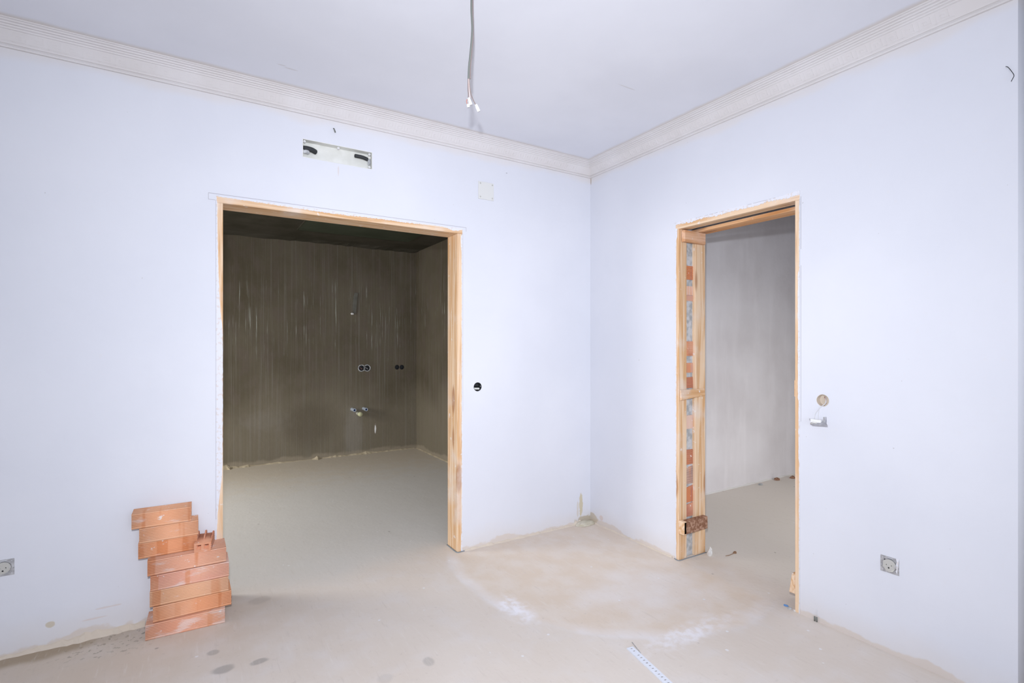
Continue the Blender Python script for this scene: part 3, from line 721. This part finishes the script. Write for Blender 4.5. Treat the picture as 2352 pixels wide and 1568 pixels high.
tube('connector', [cp(-.013, 2.238), cp(-.010, 2.228)], .0060, M['pvc_white'], cb, 10)
tube('wire', spline([cp(-.012, 2.262), cp(-.018, 2.250), cp(-.013, 2.236)]), .0016, M['copper'], cb, 8)
tube('connector', [cp(.018, 2.236), cp(.029, 2.212)], .0068, M['pvc_white'], cb, 12, r_end=.006)

# ------------------------------------------------------------------ kitchen fittings
for i, (x, z, lab) in enumerate(((-.905, .557, 'left one of two blue-mouthed pipe stubs on the dark kitchen wall'), (-.765, .556, 'right one of two blue-mouthed pipe stubs on the dark kitchen wall'))):
    p = thing('pipe_stub', lab, 'pipe', (x, KY, z), 0, 'water pipe stubs')
    ring_tube('pipe', (0, 0, 0), (0, -1, 0), .020, .013, .115, M['pipe_blue'], p)
    tube('bore', [(0, -.1, 0), (0, -.112, 0)], .0135, M['pipe_bore'], p, 14)
dpz = thing('capped_drain_pipe', 'yellowish capped drain pipe below the two pipe stubs', 'pipe', (-.840, KY, .505))
tube('pipe', [(0, 0, 0), (0, -.09, 0)], .021, M['pvc_cream'], dpz, 16); tube('cap', [(0, -.088, 0), (0, -.135, 0)], .027, M['yellowish'], dpz, 16)
def dbl(name, cs, r, lab, white):
    g = thing(name, lab, 'electrical box', (cs[0][0], KY, cs[0][1]), 0, 'double wall boxes in the kitchen')
    for i, (x, z) in enumerate(cs):
        X, Z = x-cs[0][0], z-cs[0][1]
        cup('box_cup', (X, -.001, Z), (0, 1, 0), r-.001, .045, M['tube'], g)
        if white:
            plate('plaster_rim', [circ(X, Z, r+.010, 26, wob=.003), circ(X, Z, r, 22)], 'xz', -.004, -.0005, M['mortar'], g)
            tube('wire', spline([(X-.015, .03, Z+.01), (X, .012, Z-.004), (X+.012, .006, Z-.014)]), .003, M['copper'] if i == 0 else M['wire_white'], g, 8)
    if white: blobm('connector', (cs[1][0]-cs[0][0], .005, -.010), (.012, .008, .012), M['pvc_white'], g, 11, 2, .1)
dbl('double_socket_box', [(-.792, 1.054), (-.723, 1.053)], .033, 'pair of round wall boxes with pale rims in kitchen wall', True)
dbl('double_socket_box', [(-.340, 1.055), (-.276, 1.054)], .030, 'pair of plain dark round wall boxes nearer the kitchen corner', False)
tag(blobm('wire_connector', (-.905, KY-.012, 1.716), (.020, .012, .013), M['pvc_white'], None, 12, 2, .1), 'small white wire connector on the dark kitchen wall', 'connector')
pc = tag(plate('conduit_patch', [[(-.895, 1.72), (-.860, 1.73), (-.845, 1.90), (-.838, 1.97), (-.875, 1.975), (-.890, 1.92), (-.900, 1.80)]], 'xz', KY-.010, KY, M['hallgrey']), 'rough filled chase above the white connector on kitchen wall', 'filler patch')
# sandy mortar left along the foot of the kitchen walls
def fillet(name, pts, hmin, hmax, dmin, dmax, seed, along='x', base=KY):
    rnd = random.Random(seed); bm = bmesh.new(); vs = []
    for s, k in pts:
        h = (hmin+rnd.random()*(hmax-hmin))*k+.002; d = (dmin+rnd.random()*(dmax-dmin))*k+.004
        P = ((0, 0), (0, h), (d*.35, h*.75), (d, 0))
        vs.append([bm.verts.new((s, base-q, z)) if along == 'x' else bm.verts.new((base-q, s, z)) for q, z in P])
    for a, b in zip(vs, vs[1:]):
        for q in range(4): bm.faces.new((a[q], a[(q+1) % 4], b[(q+1) % 4], b[q]))
    bm.faces.new(vs[0]); bm.faces.new(vs[-1])
    return link(name, finish(bm, name), M['foam'])
def kprof(x):
    v = .10
    for c, w_, a in ((-2.23, .07, 2.6), (-2.05, .06, 1.2), (-1.75, .15, .6), (-1.31, .04, 2.0), (-1.1, .12, .9), (-.75, .15, 1.3), (-.35, .2, .6)): v += a*math.exp(-((x-c)/w_)**2)
    return v
o = fillet('mortar_fillet', [(-2.6+i*.03, kprof(-2.6+i*.03)) for i in range(84)], .010, .020, .012, .030, 5); o.parent = kb
o = fillet('mortar_fillet', [(3.34-i*.05, .3+.4*math.sin(i*.9)**2) for i in range(60)], .008, .018, .010, .025, 9, 'y', -.08); o['label'] = 'mortar along the right kitchen wall'
o.parent = bpy.data.objects['wall_kitchen_right']
# thin uneven fillets at the foot of the white walls
def shift(o, m): 
    o.data.materials.clear(); o.data.materials.append(m)
o = fillet('mortar_fillet', [(-1.06+i*.02, (.8+.8*math.sin(i*.5)**2)*(1 if i < 46 else 2.2)) for i in range(53)], .004, .010, .003, .008, 21, 'x', 0.0); o.parent = lw; shift(o, M['filler'])
o = fillet('mortar_fillet', [(-3.6+i*.02, 1+1.6*math.exp(-((i-34)/9)**2)) for i in range(44)], .006, .013, .004, .010, 22, 'x', 0.0); o.parent = lw; shift(o, M['filler'])
o = fillet('mortar_fillet', [(-.02-i*.02, .7+.5*math.sin(i*.7)**2) for i in range(39)], .003, .008, .002, .006, 23, 'y', 0.0); o.parent = rw; shift(o, M['filler'])
o = fillet('plaster_fillet', [(.26+i*.05, .6+.6*math.sin(i*.6)**2) for i in range(78)], .006, .014, .004, .012, 41, 'x', 0.0); o.parent = bpy.data.objects['wall_hall']; shift(o, M['paper'])
tag(blobm('mortar_lump', (-.075, -.026, .002), (.085, .045, .026), M['lump'], None, 31, 3, .10), 'lump of sandy mortar in the corner between the white walls', 'mortar')

# ------------------------------------------------------------------ things on the floor
st = thing('perforated_metal_strip', 'white perforated metal strip lying on the floor at the bottom edge', 'metal strip', (-.924, -1.345, 0.0), math.atan2(-.245, -.043))
loops = [[(0, -.0150), (.36, -.0150), (.36, .0150), (0, .0150)]]
sl = [.012, .030]+[.062+i*.0195 for i in range(15)]
for s in sl: loops.append([(s+.0028*math.cos(2*math.pi*k/10), .0055*math.sin(2*math.pi*k/10)+.001) for k in range(10)])
plate('web', loops, 'xy', .004, .0052, M['strip'], st)
box('flange', (0, -.0162, .0003), (.36, -.0150, .0052), M['strip'], st); box('flange', (0, .0150, .0003), (.36, .0162, .0052), M['strip'], st)
tag(tube('nail', [(-.888, -1.322, .005), (-.912, -1.397, .003)], .0014, M['steel'], n=8), 'thin nail lying beside the end of the perforated strip', 'nail')

def flake(name, loc, size, lab, cat, mat, seed, hgt=.01):
    rnd = random.Random(seed); n = 9; bm = bmesh.new()
    top = [bm.verts.new((size*(.7+.5*rnd.random())*math.cos(2*math.pi*k/n), size*.7*(.7+.5*rnd.random())*math.sin(2*math.pi*k/n), rnd.uniform(.2, 1)*hgt)) for k in range(n)]
    bot = [bm.verts.new((v.co.x*.9, v.co.y*.9, 0.0003)) for v in top]; c0 = bm.verts.new((0, 0, hgt*1.3)); c1 = bm.verts.new((0, 0, .0003))
    for k in range(n):
        j = (k+1) % n
        bm.faces.new((top[k], top[j], c0)); bm.faces.new((bot[j], bot[k], c1)); bm.faces.new((top[j], top[k], bot[k], bot[j]))
    o = link(name, finish(bm, name), mat); o.location = loc; return tag(o, lab, cat)
pf = thing('plaster_flake', 'curled white flake at the foot of the narrow doorway, its left post', 'debris', (.232, -.875, 0), 0)
for dx, dy, rz, s_, sd in ((0, -.004, .4, .024, 2), (.024, .012, 1.4, .018, 3)):
    o = flake('flake', (dx, dy, 0), s_, '', '', M['paper'], sd, .034); o.parent = pf; del o['label']; del o['category']; o.rotation_euler = (0, 0, rz)
flake('brown_scrap', (.393, -.945, 0), .014, 'small brown scrap on the hallway floor just inside narrow doorway', 'debris', M['twig'], 5, .010)
tag(tube('thin_twig', spline([(.30, -.945, .0025), (.34, -.950, .003), (.385, -.946, .004)]), .0018, M['twig'], n=6), 'thin brown fibre beside the brown scrap in the hallway', 'debris')
flake('rubble_piece', (2.36, -.045, 0), .035, 'nearer brown rubble piece against the grey hallway wall', 'debris', M['bark'], 6, .02)
flake('rubble_piece', (2.56, -.085, 0), .04, 'farther brown rubble piece against the hallway wall, by the right post', 'debris', M['bark'], 7, .02)
flake('rubble_piece', (2.05, -.07, 0), .03, 'greyish crumb on hallway floor nearest the middle of grey wall', 'debris', M['mortar'], 8, .015)
sc = thing('plastic_scrap', 'crumpled blue and white plastic scrap at the foot of the right post', 'debris', (.012, -1.508, 0))
for dx, dy, m, s_, sd in ((.004, .012, 'blue', .014, 11), (-.006, -.014, 'mortar', .012, 12), (-.006, -.040, 'paper', .012, 13)):
    o = flake('piece', (dx, dy, 0), s_, '', '', M[m], sd, .006); o.parent = sc; del o['label']; del o['category']; o.rotation_euler = (0, 0, sd)
cl = thing('cable_stub', 'two grey cable ends rising from the floor against right-hand wall', 'cable', (-.006, -1.655, 0))
for dy in (-.005, .005): tube('strand', [(0, dy, 0), (-.001, dy, .022)], .0034, M['cable_grey'], cl, 8)
tube('thin_wire', [(0, -.004, .02), (.003, -.006, .055)], .0010, M['wire_white'], cl, 6)
